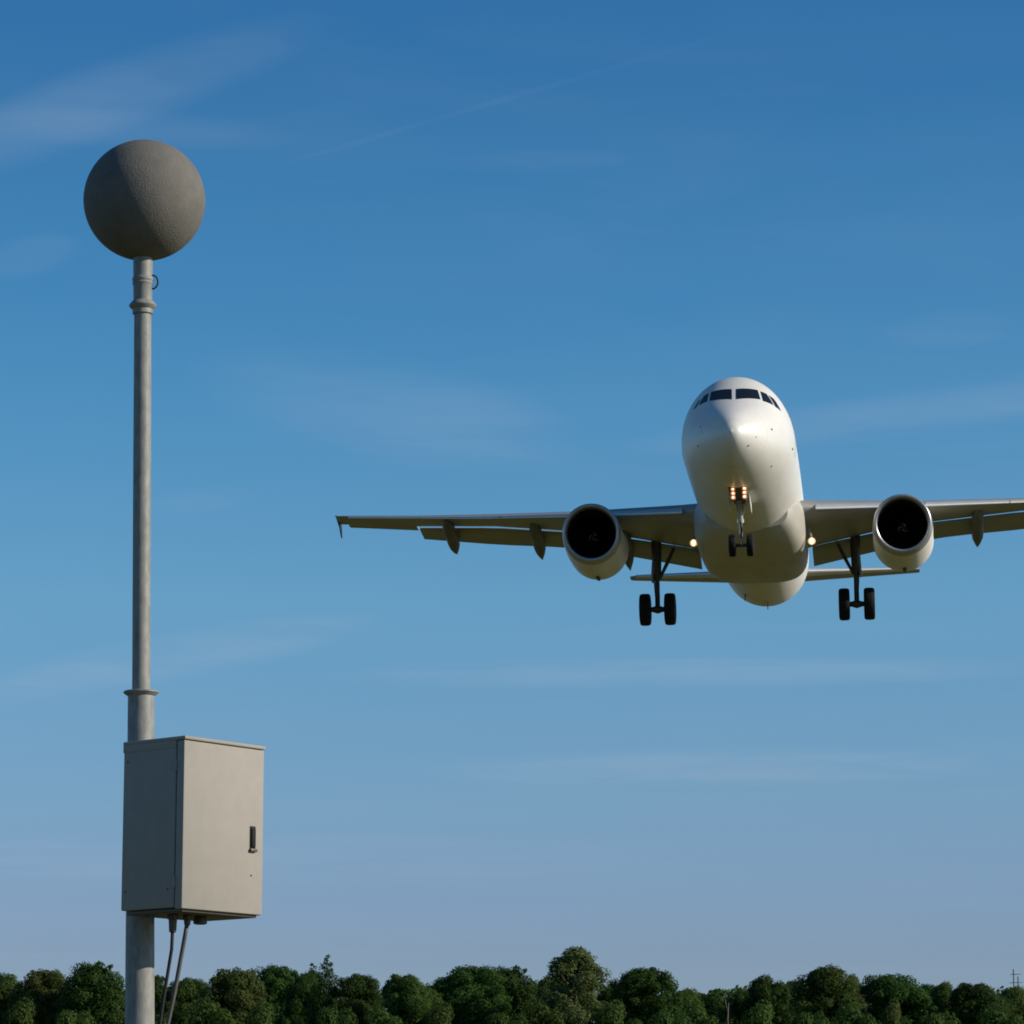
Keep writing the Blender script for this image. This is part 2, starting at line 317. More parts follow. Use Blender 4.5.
def crown_mesh(kind, seed):
    rnd = random.Random(seed); lobes = lobes_for(kind, rnd)
    V = []; F = []
    dens = 44
    for c, r in lobes:
        # dark inner twig mass keeps the crown from being see-through
        n = int(dens * 4 * PI * r * r)
        for i in range(n):
            u = Vector((rnd.gauss(0, 1), rnd.gauss(0, 1), rnd.gauss(0, 1))).normalized()
            bumpy = 1 + 0.28 * noise.noise(c * 3.1 + u * 2.3)
            rr = r * bumpy * (rnd.random()**0.33 if rnd.random() < 0.55 else rnd.uniform(0.86, 1.10))
            p = c + Vector((u.x, u.y, u.z * 0.82)) * rr
            nn = (u * 0.9 + Vector((rnd.gauss(0, .28), rnd.gauss(0, .28), rnd.gauss(0, .28) + 0.2))).normalized()
            a = nn.orthogonal().normalized(); b = nn.cross(a); th = rnd.uniform(0, 6.28)
            a, b = a * math.cos(th) + b * math.sin(th), b * math.cos(th) - a * math.sin(th)
            s = rnd.uniform(0.08, 0.15) * (0.8 if kind in ('conifer',) else 1); w = s * rnd.uniform(0.5, 0.75)
            k = len(V)
            V += [p - a * s, p - a * s * .2 + b * w - nn * .03, p + a * s, p - a * s * .2 - b * w - nn * .03]
            F.append((k, k + 1, k + 2, k + 3))
    me = bpy.data.meshes.new('crown'); me.from_pydata([tuple(v) for v in V], [], F); me.update()
    return me
def trunk_mesh(kind, seed):
    rnd = random.Random(seed); bm = bmesh.new()
    top = {'conifer': 13.0, 'tall': 12.0, 'shrub': 3.6}.get(kind, 9.5); r0 = {'conifer': .2, 'shrub': .09, 'tall': .27}.get(kind, .3)
    pts = [(rnd.uniform(-.12, .12) * k, rnd.uniform(-.12, .12) * k, -0.4 + (top + .4) * k / 6) for k in range(7)]
    tube(bm, pts, [r0 * (1.35 if k == 0 else 1 - .82 * k / 6) for k in range(7)], 9)
    for k in range(0 if kind == 'conifer' else 7):
        z = top * rnd.uniform(.35, .85); a = k * 2.4; ln = rnd.uniform(1.2, 2.2) * (.5 if kind == 'shrub' else 1)
        f = z / top * 6; i = int(f); q = Vector(pts[i]).lerp(Vector(pts[min(i + 1, 6)]), f - i)
        d = Vector((math.cos(a), math.sin(a), rnd.uniform(.6, 1.1)))
        tube(bm, [q, q + d * ln * .5, q + d * ln + Vector((0, 0, .3))], [r0 * .42, r0 * .26, r0 * .08], 6)
    bmesh.ops.recalc_face_normals(bm, faces=bm.faces)
    me = bpy.data.meshes.new('trunk'); bm.to_mesh(me); bm.free(); me.shade_smooth(); me.materials.append(M['bark'])
    return me
VAR = {}
def variants(kind, n):
    VAR[kind] = [(crown_mesh(kind, 11 + 7 * i + len(kind)), trunk_mesh(kind, 50 + i)) for i in range(n)]
variants('round', 5); variants('tall', 2); variants('conifer', 1); variants('shrub', 3)
TOPZ = {'round': 13.3, 'tall': 13.9, 'conifer': 13.75, 'shrub': 5.75}
HALF = {'round': 3.3, 'tall': 2.9, 'conifer': 1.7, 'shrub': 1.85}
_cm = {}
def crown_with(kind, i, leaf):
    key = (kind, i, leaf)
    if key not in _cm:
        me = VAR[kind][i][0].copy(); me.materials.clear(); me.materials.append(M[leaf]); _cm[key] = me
    return _cm[key]
# x, y (m), height above eye level of the top (m), half width (m), kind, leaf, variant, label
TREES = [
    (-42.24, 300, 20.15, 2.48, 'round', 'leaf_olive', 0, 'olive-tinged tree at the far left end of the treeline'),
    (-38.17, 296, 20.39, 2.7, 'round', 'leaf_olive', 1, 'light olive round tree just left of the dark tree by the pole'),
    (-33.47, 292, 20.61, 2.74, 'round', 'leaf_dark', 2, 'very dark rounded tree directly left of the galvanised pole'),
    (-31.18, 312, 20.89, 2.41, 'round', 'leaf_dark', 3, 'dark tree largely behind the galvanised pole'),
    (-26.49, 298, 19.86, 2.3, 'round', 'leaf_mid', 4, 'mid green tree behind the two hanging cables'),
    (-22.42, 292, 20.05, 2.9, 'round', 'leaf_olive', 0, 'broad olive tree below the equipment cabinet'),
    (-20.99, 318, 22.13, 2.99, 'round', 'leaf_dark', 1, 'dark tree rising behind the broad olive one, just right of the cabinet'),
    (-17.57, 306, 20.85, 2.03, 'round', 'leaf_dark', 2, 'narrow dark tree immediately left of the pointed tree'),
    (-15.34, 300, 21.55, 1.66, 'conifer', 'leaf_dark', 0, 'slim pointed conifer spire, taller of the two conifers in the treeline'),
    (-16.93, 308, 21.4, 1.53, 'conifer', 'leaf_dark', 0, 'shorter pointed conifer touching the spire on its left'),
    (-12.59, 296, 20.06, 2.45, 'round', 'leaf_dark', 4, 'dark rounded tree immediately right of the pointed conifer'),
    (-8.38, 292, 19.73, 2.5, 'round', 'leaf_mid', 3, 'rounded mid green tree left of the widest dark crown'),
    (-6.31, 322, 21.07, 2.13, 'round', 'leaf_dark', 0, 'low dark tree filling the gap left of the widest dark crown'),
    (-3.27, 296, 20.71, 3.43, 'round', 'leaf_dark', 1, 'widest dark crown, left of the tall pale tree'),
    (0, 302, 20.93, 2.5, 'round', 'leaf_dark', 2, 'dark tree joined to the right side of the widest crown'),
    (2.91, 310, 20.68, 2.22, 'round', 'leaf_olive', 3, 'small olive tree tucked against the left of the tall pale tree'),
    (5.05, 290, 21.6, 3.45, 'tall', 'leaf_pale', 0, 'tallest tree of the line, loose and pale grey green'),
    (10.87, 296, 20.63, 3.02, 'round', 'leaf_dark', 4, 'dark domed tree right of the tall pale tree'),
    (9.01, 314, 20.5, 2.08, 'round', 'leaf_dark', 0, 'low dark tree between the tall pale tree and the dark dome'),
    (14.07, 300, 19, 2.15, 'round', 'leaf_mid', 2, 'low mid green tree at the right foot of the dark dome'),
    (17.54, 318, 19.69, 2.46, 'round', 'leaf_dark', 3, 'lowest stretch of dark crown behind the thin bare trunk'),
    (19.12, 304, 19.23, 1.84, 'round', 'leaf_mid', 1, 'small tree just right of the thin bare trunk'),
    (21.2, 300, 19.98, 2.24, 'round', 'leaf_dark', 0, 'ragged dark tree left of the tall olive-topped dome'),
    (24.68, 316, 20.79, 1.92, 'round', 'leaf_mid', 4, 'tree wedged behind the left side of the olive-topped dome'),
    (25.16, 292, 20.29, 2.98, 'round', 'leaf_mid', 2, 'tall dome with an olive top, below and right of the airliner tail'),
    (29.28, 312, 20.8, 1.72, 'tall', 'leaf_pale', 1, 'pale loose crown peeping out right of the olive-topped dome'),
    (30.84, 294, 19.86, 3.17, 'round', 'leaf_dark', 1, 'broad dark dome below the right engine'),
    (36.28, 316, 20.44, 2.09, 'round', 'leaf_dark', 4, 'dark tree behind the right side of the broad dark dome'),
    (36.33, 302, 19.53, 2, 'round', 'leaf_mid', 0, 'mid green tree between the broad dark dome and the last big tree'),
    (37.81, 294, 19.13, 2.76, 'round', 'leaf_dark', 3, 'last big dark tree, left of the aerial mast'),
    (41.11, 298, 18.96, 2.3, 'round', 'leaf_olive', 2, 'olive tree in front of the aerial mast'),
    (45.26, 306, 19.68, 2.53, 'round', 'leaf_dark', 1, 'dark tree cut by the right edge of the photo'),
    (-38.35, 284, 16.59, 1.88, 'shrub', 'leaf_mid', 0, 'low green shrub below the leftmost olive trees'),
    (-34.47, 283, 16.31, 1.72, 'shrub', 'leaf_mid', 1, 'low green shrub below the very dark round tree'),
    (-23.48, 284, 16.75, 2.04, 'shrub', 'leaf_mid', 2, 'low green shrub right of the hanging cables'),
    (-19.43, 282, 16.18, 1.71, 'shrub', 'leaf_mid', 0, 'low green shrub under the cabinet right edge'),
    (-14.24, 284, 16.59, 1.88, 'shrub', 'leaf_dark', 1, 'low dark shrub at the foot of the pointed conifer'),
    (-9.87, 282, 16.02, 1.71, 'shrub', 'leaf_mid', 2, 'low green shrub between the two rounded trees'),
    (-5.63, 284, 16.28, 1.88, 'shrub', 'leaf_mid', 0, 'low green shrub under the left side of the widest dark crown'),
    (-0.93, 282, 16.02, 2.02, 'shrub', 'leaf_dark', 1, 'low dark shrub under the right side of the widest dark crown'),
    (2.58, 284, 16.59, 1.72, 'shrub', 'leaf_mid', 2, 'low green shrub left of the tall pale tree trunk'),
    (7.8, 283, 16.38, 1.87, 'shrub', 'leaf_mid', 0, 'low green shrub right below the tall pale tree'),
    (11.89, 282, 16.18, 1.86, 'shrub', 'leaf_dark', 1, 'low dark shrub under the dark dome'),
    (14.87, 284, 16.13, 1.56, 'shrub', 'leaf_mid', 2, 'low green shrub left of the thin bare trunk'),
    (19.34, 283, 16.38, 1.87, 'shrub', 'leaf_mid', 0, 'low green shrub right of the thin bare trunk'),
    (22.77, 282, 16.1, 1.71, 'shrub', 'leaf_dark', 1, 'low dark shrub under the olive-topped dome'),
    (26.92, 284, 16.28, 1.72, 'shrub', 'leaf_dark', 2, 'low dark shrub between the two right-hand domes'),
    (29.32, 280, 16.3, 1.16, 'shrub', 'leaf_olive', 0, 'small paler olive shrub in front of the broad dark dome'),
    (32.98, 283, 16.07, 1.87, 'shrub', 'leaf_mid', 1, 'low green shrub below the last big dark tree, on its left'),
    (38.18, 284, 16.05, 2.03, 'shrub', 'leaf_dark', 2, 'low dark shrub below the olive tree by the mast'),
]
for i, (x, y, ztop, hw, kind, leaf, v, label) in enumerate(TREES):
    gz = ground_z(x, y)
    root = empty({'shrub': 'shrub', 'conifer': 'conifer_tree'}.get(kind, 'broadleaf_tree'), (x, y, gz))
    s = hw / HALF[kind]; sz = (ztop - gz) / TOPZ[kind]
    root.scale = (s, s, sz); root.rotation_euler = (0, 0, (i * 2.1) % 6.28)
    tag(root, label, 'shrub' if kind == 'shrub' else 'tree', 'shrubs at the front of the treeline' if kind == 'shrub' else 'trees of the distant treeline')
    co_ = bpy.data.objects.new('crown', crown_with(kind, v, leaf)); C.objects.link(co_); co_.parent = root
    to_ = bpy.data.objects.new('trunk', VAR[kind][v][1]); C.objects.link(to_); to_.parent = root

# the wood behind the front trees reads as one dark mass
rnd = random.Random(5); V = []; F = []
for i in range(52000):
    x = rnd.uniform(-62, 62); y = 338 + rnd.uniform(-3, 3)
    hz = 20.5 + 1.3 * noise.noise(Vector((x * .16, 3, 0))) + .8 * noise.noise(Vector((x * .55, y * .3, 7)))
    z = hz - abs(rnd.gauss(0, 1)) * 2.6 if rnd.random() < .7 else rnd.uniform(9.5, hz)
    s = rnd.uniform(.16, .30); nn = Vector((rnd.gauss(0, .6), rnd.gauss(-.5, .6), rnd.gauss(.4, .6))).normalized(); a = nn.orthogonal().normalized(); c = nn.cross(a); w = s * .6; k = len(V); q = Vector((x, y, z))
    V += [q - a * s, q + c * w, q + a * s, q - c * w]; F.append((k, k + 1, k + 2, k + 3))
me = bpy.data.meshes.new('distant_woodland'); me.from_pydata([tuple(v) for v in V], [], F); me.update()
tag(link('distant_woodland', me, M['leaf_dark']), 'dark mass of woodland filling in behind the front row of trees', 'woodland', None, 'stuff')

# bare pale trunk standing out of the hedge
bx, by = 17.2, 289.0; gz = ground_z(bx, by)
root = empty('dead_tree', (bx, by, gz)); tag(root, 'thin bare dead trunk standing in front of the lowest trees, right of the dark dome', 'dead tree')
bm = bmesh.new(); tube(bm, [(0, 0, -.4), (.1, 0, 4), (-.05, 0, 6.6), (.06, 0, 8.0)], [.12, .10, .07, .03], 9); obj('trunk', bm, M['palebark'], root, 1)
for d in ((-.22, 0, 1.3),):
    bm = bmesh.new(); z0 = 5.8 + d[2]; tube(bm, [(0, 0, z0), (d[0] * .6, d[1], z0 + d[2] * .5), (d[0], d[1], z0 + d[2])], [.055, .04, .012], 6); obj('branch', bm, M['palebark'], root, 1)

# distant twin-post aerial mast at the right end of the treeline
mx_, my_ = 48.65, 350.0; gz = ground_z(mx_, my_)
root = empty('aerial_mast', (mx_, my_, gz)); tag(root, 'thin dark twin-post aerial mast behind the trees at the far right', 'mast')
for dx_, h in ((-.20, 14.5), (.22, 13.8)):
    bm = bmesh.new(); tube(bm, [(dx_, 0, 0), (dx_, 0, h)], [.075, .05], 8); obj('post', bm, M['mastm'], root, 1)
for z, w in ((14.0, .5), (13.2, .62), (12.4, .5), (11.6, .62), (10.8, .5), (9.4, .5), (6, .5), (3, .5)):
    bm = bmesh.new(); tube(bm, [(-w, 0, z), (w, 0, z + .04)], .03, 6); obj('crossbar', bm, M['mastm'], root, 1)

# ================================================================== SENSOR MAST with ball
PB = Vector((-1.8085, 18.0, 0)); PT = Vector((-1.9040, 18.0, 6.38))
def pole_at(z): return PB.lerp(PT, z / PT.z)
ax = (PT - PB).normalized()
mast = empty('sensor_mast', PB); mast.rotation_euler = Vector((0, 0, 1)).rotation_difference(ax).to_euler()
tag(mast, 'tall galvanised pole topped by a rough grey ball, at the left', 'sensor mast')
H = lambda z: (z / ax.z)
bm = bmesh.new(); lathe(bm, [(.074, -.6), (.0735, H(2.4)), (.0665, H(4.098)), (.0665, H(4.099))], (0, 0, 0), (0, 0, 1), 48); obj('lower_pole', bm, M['galv'], mast, 40)
bm = bmesh.new(); lathe(bm, [(.0455, H(4.06)), (.0455, H(5.3)), (.0440, H(6.10))], (0, 0, 0), (0, 0, 1), 48); obj('upper_pole', bm, M['galv'], mast, 40)
bm = bmesh.new(); lathe(bm, [(.067, H(4.094)), (.0715, H(4.098)), (.0865, H(4.109)), (.0890, H(4.1115)), (.0890, H(4.116)), (.0865, H(4.1195)), (.046, H(4.122))], (0, 0, 0), (0, 0, 1), 48); obj('flange', bm, M['galv'], mast, 35)
bm = bmesh.new(); lathe(bm, [(.0450, H(6.072)), (.0525, H(6.078)), (.0530, H(6.100)), (.069, H(6.115)), (.071, H(6.121)), (.069, H(6.126)), (.056, H(6.142)), (.050, H(6.146))], (0, 0, 0), (0, 0, 1), 48); obj('collar', bm, M['galv'], mast, 35)
bm = bmesh.new(); lathe(bm, [(.0485, H(6.125)), (.0495, H(6.225)), (.0525, H(6.232)), (.0545, H(6.238)), (.053, H(6.244)), (.051, H(6.247)), (.054, H(6.253)), (.0555, H(6.260)), (.0540, H(6.267)), (.0500, H(6.272)), (.0500, H(6.40))], (0, 0, 0), (0, 0, 1), 48); obj('neck', bm, M['galv'], mast, 30)
bm = bmesh.new(); bmesh.ops.create_uvsphere(bm, u_segments=96, v_segments=64, radius=.3140, matrix=Matrix.Translation((0.006, 0, H(6.682))))
obj('ball', bm, M['ball'], mast, 1)
bm = bmesh.new(); pts = []
for k in range(13):
    a = R(100) - R(190) * k / 12
    pts.append((.050 + .028 * math.cos(a) + .0, -.01, H(6.243) + .036 * math.sin(a)))
tube(bm, pts, .0045, 8); obj('wire_loop', bm, M['cabled'], mast, 1)

# ================================================================== CABINET on the pole
F0 = Vector((-1.5950, 17.45, 2.984)); uR = Vector((.358, .435, 0)); uL = Vector((-.324, .270, 0)); CH = .842
wD = uR.length; dD = uL.length; eR = uR.normalized(); eL = uL.normalized(); eL = (eL - eR * eL.dot(eR)).normalized()
cab = empty('equipment_cabinet', F0)
rotc = Matrix((eR, eL, Vector((0, 0, 1)))).transposed(); cab.rotation_euler = rotc.to_euler()
tag(cab, 'pale grey steel equipment cabinet with black latch mounted on the pole', 'cabinet')
# local: x along the door, y into the depth, z up
DT = .052
bm = bmesh.new(); box(bm, (wD / 2, DT + .006 + (dD - DT - .006) / 2, CH / 2 - .006), (wD, dD - DT - .006, CH - .030), bev=.007); obj('body', bm, M['cab'], cab, 30)
bm = bmesh.new(); box(bm, (wD / 2, DT / 2, CH / 2 - .010), (wD + .004, DT, CH - .020), bev=.009); door = obj('door', bm, M['cab'], cab, 30)
bm = bmesh.new(); box(bm, (wD / 2, DT + .003, CH / 2 - .006), (wD - .012, .012, CH - .066)); obj('gasket', bm, M['cabedge'], cab)
# roof cap: thin top plate over a skirt round the body
bm = bmesh.new(); box(bm, (wD / 2, dD / 2 - .002, CH - .009), (wD + .010, dD + .010, .018), bev=.006); obj('roof_cap', bm, M['cab'], cab, 30)
bm = bmesh.new(); box(bm, (wD / 2, dD / 2 + DT / 2 + .004, CH - .036), (wD + .007, dD - DT - .002, .040), bev=.005); obj('roof_skirt', bm, M['cab'], cab, 30)
# recessed latch
lx, lz = wD - .078, .372
bm = bmesh.new(); box(bm, (lx, -.001, lz), (.038, .008, .128), bev=.003); lt = obj('latch_plate', bm, M['latch'], door, 30)
bm = bmesh.new(); box(bm, (lx + .001, -.007, lz + .006), (.026, .010, .092), bev=.003); obj('latch_handle', bm, M['latch'], lt, 30)
bm = bmesh.new(); box(bm, (lx, -.009, lz - .056), (.046, .012, .016), bev=.003); obj('latch_foot', bm, M['gland'], lt, 30)
bm = bmesh.new(); lathe(bm, [(.0001, -.0035), (.004, -.003), (.0045, 0)], (lx - .006, 0, .192), (0, 1, 0), 10); obj('rivet', bm, M['latch'], door, 1)
# hinges on the corner seam
for z in (.13, .70):
    bm = bmesh.new(); box(bm, (-.004, DT + .004, z), (.010, .018, .055), bev=.002); obj('hinge', bm, M['cab'], cab, 30)
# side panel with shallow frame lines and lower drip rail, underside plate, glands
for (z, y) in ((.10, .10), (.10, dD - .03), (.74, dD - .03)):
    bm = bmesh.new(); lathe(bm, [(.0001, -.003), (.004, -.0025), (.005, 0)], (0, y, z), (1, 0, 0), 10); obj('rivet', bm, M['gland'], cab, 1)
bm = bmesh.new(); box(bm, (wD / 2, dD / 2, -.004), (wD - .04, dD - .04, .018), bev=.004); obj('underside_plate', bm, M['gland'], cab, 30)
def gland(x, y, r, ln):
    bm = bmesh.new(); lathe(bm, [(r * 1.5, -.015), (r * 1.5, -.035), (r * 1.15, -.037), (r, -.04 - ln), (r * .7, -.045 - ln)], (x, y, 0), (0, 0, 1), 16); return obj('cable_gland', bm, M['gland'], cab, 30)
gland(.13, .19, .018, .055); gland(.19, .15, .015, .02)
bm = bmesh.new(); lathe(bm, [(.030, -.015), (.034, -.03), (.034, -.048), (.022, -.052)], (.30, .17, 0), (0, 0, 1), 20); obj('vent_plug', bm, M['gland'], cab, 30)
bm = bmesh.new(); lathe(bm, [(.006, -.015), (.006, -.055)], (.05, .25, 0), (0, 0, 1), 10); obj('drain_pipe', bm, M['gland'], cab, 30)
# brackets to the pole
for z in (.18, .66):
    bm = bmesh.new()
    pl = rotc.transposed() @ (pole_at(F0.z + z) - F0)
    tube(bm, [(pl.x + .077 * math.cos(k * PI / 12), pl.y + .077 * math.sin(k * PI / 12), z) for k in range(25)], .004, 8)
    box(bm, (pl.x, (pl.y - .07 + dD) / 2, z), (.12, max(.02, pl.y - .07 - dD) + .02, .04)); obj('pole_bracket', bm, M['galv'], cab, 30)
# cables hanging to the ground
def cw(x, y, z): return F0 + rotc @ Vector((x, y, z))
a = cw(.13, .19, -.08)
bm = bmesh.new(); tube(bm, [a, a + Vector((-.004, .01, -.10)), a + Vector((-.046, .02, -.38)), a + Vector((-.09, .03, -.75)), a + Vector((-.12, .05, -1.6)), a + Vector((-.10, .06, -3.0))], .0085, 10)
tag(obj('cable', bm, M['cabled'], None, 1), 'black cable hanging from the cabinet underside, nearer the pole', 'cable', 'cables below the cabinet')
a = cw(.19, .15, -.05)
bm = bmesh.new(); tube(bm, [a, a + Vector((-.012, .01, -.07)), a + Vector((-.055, .02, -.32)), a + Vector((-.115, .03, -.62)), a + Vector((-.15, .05, -1.5)), a + Vector((-.16, .06, -3.0))], .0105, 10)
tag(obj('cable', bm, M['cablep'], None, 1), 'paler brownish cable slanting down from the cabinet, right of the black one', 'cable', 'cables below the cabinet')
# ================================================================== AIRLINER
# local axes: x across (picture right = aircraft left), y aft from the nose, z up
pr = empty('airliner', (7.3224, 117.868, 27.501))
pr.rotation_euler = (Matrix.Rotation(R(-6.511), 3, 'Z') @ Matrix.Rotation(R(-.813), 3, 'X') @ Matrix.Rotation(R(-.522), 3, 'Y')).to_euler()
tag(pr, 'white twin-engine passenger jet on landing approach with wheels down and lights lit', 'airplane')
FS = [0, .08, .25, .55, 1.0, 1.5, 2.0, 2.5, 3.0, 3.6, 4.4, 5.4, 6.5, 22.5, 26, 28, 30, 32, 34, 36, 37.2, 37.57]
FT = [-.62, -.40, -.18, .10, .40, .66, .93, 1.34, 1.74, 2.08, 2.30, 2.39, 2.40, 2.38, 2.30, 2.16, 1.98, 1.82, 1.66, 1.44, 1.22, .95]
FB = [-.62, -.84, -1.04, -1.26, -1.48, -1.64, -1.76, -1.85, -1.92, -1.99, -2.04, -2.07, -2.07, -2.07, -1.93, -1.58, -1.15, -.70, -.25, .22, .50, .72]
FW = [0, .22, .42, .69, 1.0, 1.25, 1.44, 1.61, 1.74, 1.86, 1.94, 1.975, 1.975, 1.83, 1.76, 1.66, 1.50, 1.27, .98, .62, .36, .14]
FC = [-.62, -.62, -.61, -.58, -.53, -.46, -.38, -.28, -.19, -.10, -.04, 0, 0, 0, .04, .15, .30, .45, .60, .75, .82, .83]
def fus_ring(s, n=96):
    t, b, w, c = (pchip(FS, A, s) for A in (FT, FB, FW, FC))
    r = []
    for k in range(n):
        a = 2 * PI * k / n; sa, ca = math.sin(a), math.cos(a)
        kk = 1 + .22 * min(1, s / .5) * max(0, min(1, (6.5 - s) / 3.5)) if sa < 0 else 1   # keeled chin under the nose
        r.append((w * math.copysign(abs(ca)**kk, ca), s, c + ((t - c) if sa >= 0 else (c - b)) * sa))
    return r
def fus_stations():
    st = [.004, .01, .02, .035, .055, .08, .11, .15, .2, .25, .32, .4, .48]
    s = .55
    while s < 7: st.append(s); s += .12
    while s < 23.5: st.append(s); s += 1.0
    while s < 37.2: st.append(s); s += .4
    return st + [37.2, 37.4, 37.5, 37.56]
bm = bmesh.new(); loft(bm, [fus_ring(s) for s in fus_stations()]); bmesh.ops.recalc_face_normals(bm, faces=bm.faces)
bvh = BVHTree.FromBMesh(bm)
fus = obj('fuselage', bm, M['white'], pr, 1)
def patch(bm, c4, off, nu=10, nv=8, inset=0.0):
    """quad between four fuselage points laid on the skin, a thin solid shell"""
    c = [Vector(p) for p in c4]
    if inset:
        m = sum(c, Vector()) / 4; c = [p + (m - p).normalized() * inset for p in c]
    def grid(o):
        g = []
        for j in range(nv + 1):
            row = []
            for i in range(nu + 1):
                u, v = i / nu, j / nv
                p = c[0].lerp(c[1], u).lerp(c[3].lerp(c[2], u), v)
                q, nn, _, _ = bvh.find_nearest(p); row.append(bm.verts.new(q + nn * o))
            g.append(row)
        for j in range(nv):
            for i in range(nu): bm.faces.new((g[j][i], g[j][i + 1], g[j + 1][i + 1], g[j + 1][i]))
        return g
    a = grid(off); b = grid(-.02)
    edge = lambda g: g[0][:-1] + [r[-1] for r in g[:-1]] + g[-1][:0:-1] + [r[0] for r in g[:0:-1]]
    ea, eb = edge(a), edge(b)
    for i in range(len(ea)):
        j = (i + 1) % len(ea); bm.faces.new((ea[i], eb[i], eb[j], ea[j]))
WIN = [[(-0.825, 2.38, 1.008), (-0.041, 2.04, 0.956), (-0.071, 2.64, 1.452), (-0.792, 2.87, 1.43)], [(0.102, 2.04, 0.951), (0.909, 2.45, 1.014), (0.801, 2.9, 1.449), (0.08, 2.64, 1.454)], [(0.996, 2.46, 0.957), (1.335, 2.79, 0.875), (1.094, 3.05, 1.34), (0.889, 2.92, 1.408)], [(1.394, 2.84, 0.836), (1.572, 3.13, 0.743), (1.331, 3.21, 1.201), (1.167, 3.08, 1.296)], [(-1.208, 2.67, 0.934), (-0.912, 2.45, 1.013), (-0.877, 2.91, 1.411), (-1.054, 2.96, 1.316)], [(-1.415, 2.87, 0.826), (-1.296, 2.74, 0.89), (-1.155, 2.95, 1.218), (-1.251, 2.97, 1.127)]]
PROBES = [((1.258, 2.68, -1.308), 0.035), ((0.563, 0.58, -1.006), 0.03), ((0.801, 0.72, -0.686), 0.02), ((1.298, 1.67, -0.227), 0.045), ((-1.198, 1.48, -0.76), 0.03), ((-1.09, 1.3, -0.144), 0.025), ((-1.03, 1.08, -0.37), 0.02), ((1.906, 4.23, -0.354), 0.06)]
for q in WIN:
    bm = bmesh.new(); patch(bm, q, .006, 10, 8, -.035); fr = obj('cockpit_window', bm, M['frame'], fus, 30)
    bm = bmesh.new(); patch(bm, q, .012, 10, 8); obj('cockpit_window', bm, M['glass'], fus, 30)
    bpy.data.objects.remove(fr)
for (p, r) in PROBES:
    q, nn, _, _ = bvh.find_nearest(Vector(p)); bm = bmesh.new()
    r *= .8; lathe(bm, [(r, -.02), (r, .015), (r * .6, .03)], q, nn, 12); obj('probe', bm, M['gear'], fus, 30)
# cabin doors on both sides
for sgn in (-1, 1):
    for s0, hw_ in ((5.4, .42), (31.0, .38)):
        bm = bmesh.new()
        c = (pchip(FS, FW, s0) + .1) * sgn
        patch(bm, [(c, s0 - hw_, -.35), (c, s0 + hw_, -.35), (c * .86, s0 + hw_, 1.35), (c * .86, s0 - hw_, 1.35)], .008, 8, 12); dr = obj('cabin_door', bm, M['seam'], fus, 30)
    q, nn, _, _ = bvh.find_nearest(Vector((2.0 * sgn, 5.4, .75))); bm = bmesh.new(); lathe(bm, [(.11, -.01), (.11, .014)], q, nn, 16); obj('door_window', bm, M['glass'], dr, 30)

# belly fairing: squarish rings
BS = [9.9, 10.2, 10.7, 11.3, 12.0, 13, 14.8, 16.6, 17.8, 18.7, 19.3, 19.4]
BW = [1.50, 1.70, 1.84, 1.95, 2.02, 2.04, 2.04, 2.02, 1.97, 1.88, 1.78, 1.72]
BB = [-1.96, -2.14, -2.29, -2.42, -2.50, -2.54, -2.54, -2.51, -2.44, -2.34, -2.24, -2.18]
BT = [-.95, -.75, -.5, -.28, -.15, -.15, -.25, -.45, -.7, -.9, -1.0, -1.0]
bm = bmesh.new(); rings = []
for s in [9.9 + .2 * k for k in range(48)] + [19.4]:
    w, b, tp = pchip(BS, BW, s), pchip(BS, BB, s), pchip(BS, BT, s); c = -1.15; e = 2 / 3.7; r = []
    for k in range(72):
        a = 2 * PI * k / 72; ca, sa = math.cos(a), math.sin(a)
        xx = w * math.copysign(abs(ca)**e, ca)
        r.append((xx, s, c + ((tp - c) * math.copysign(abs(sa)**.9, sa) if sa > 0 else (c - b) * math.copysign(abs(sa)**e, sa))))
    rings.append(r)
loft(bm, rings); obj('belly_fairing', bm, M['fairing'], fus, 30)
# small aerials under the belly and tail
for (x, s, z, h) in ((.1, 25.0, -2.02, .28), (-.75, 23.8, -1.84, .30), (0, 8.0, -2.05, .2), (1.62, 22.0, -1.0, .0)):
    if h <= 0: continue
    bm = bmesh.new(); box(bm, (x, s, z - h / 2 + .04), (.03, .34, h), Matrix.Rotation(R(18), 3, 'X'), .01); obj('blade_aerial', bm, M['gear'], fus, 30)

# ---- wings
def airfoil(n=14, t=.12, x0=0.0, x1=1.0, camber=.02):
    """closed loop of (x, z) fractions, from upper x1 round the nose to lower x1"""
    th = lambda x: 5 * t * (.2969 * math.sqrt(max(x, 0)) - .126 * x - .3516 * x * x + .2843 * x**3 - .1036 * x**4)
    ca = lambda x: camber * 4 * x * (1 - x)
    X = [x0 + (x1 - x0) * (1 - math.cos(PI * k / n / 2 * 1.0)) for k in range(n + 1)]
    up = [(x, ca(x) + th(x)) for x in X]; lo = [(x, ca(x) - th(x) * .9) for x in X]
    return up[::-1] + (lo[1:] if x0 == 0 else lo)
def lerp_tab(tab, x):
    xs_ = [t[0] for t in tab]
    out_ = []
    for k in range(1, len(tab[0])):
        v = None
        for i in range(len(tab) - 1):
            if xs_[i] <= x <= xs_[i + 1] or i == len(tab) - 2:
                f = (x - xs_[i]) / (xs_[i + 1] - xs_[i]); v = tab[i][k] + (tab[i + 1][k] - tab[i][k]) * f; break
        out_.append(v)
    return out_
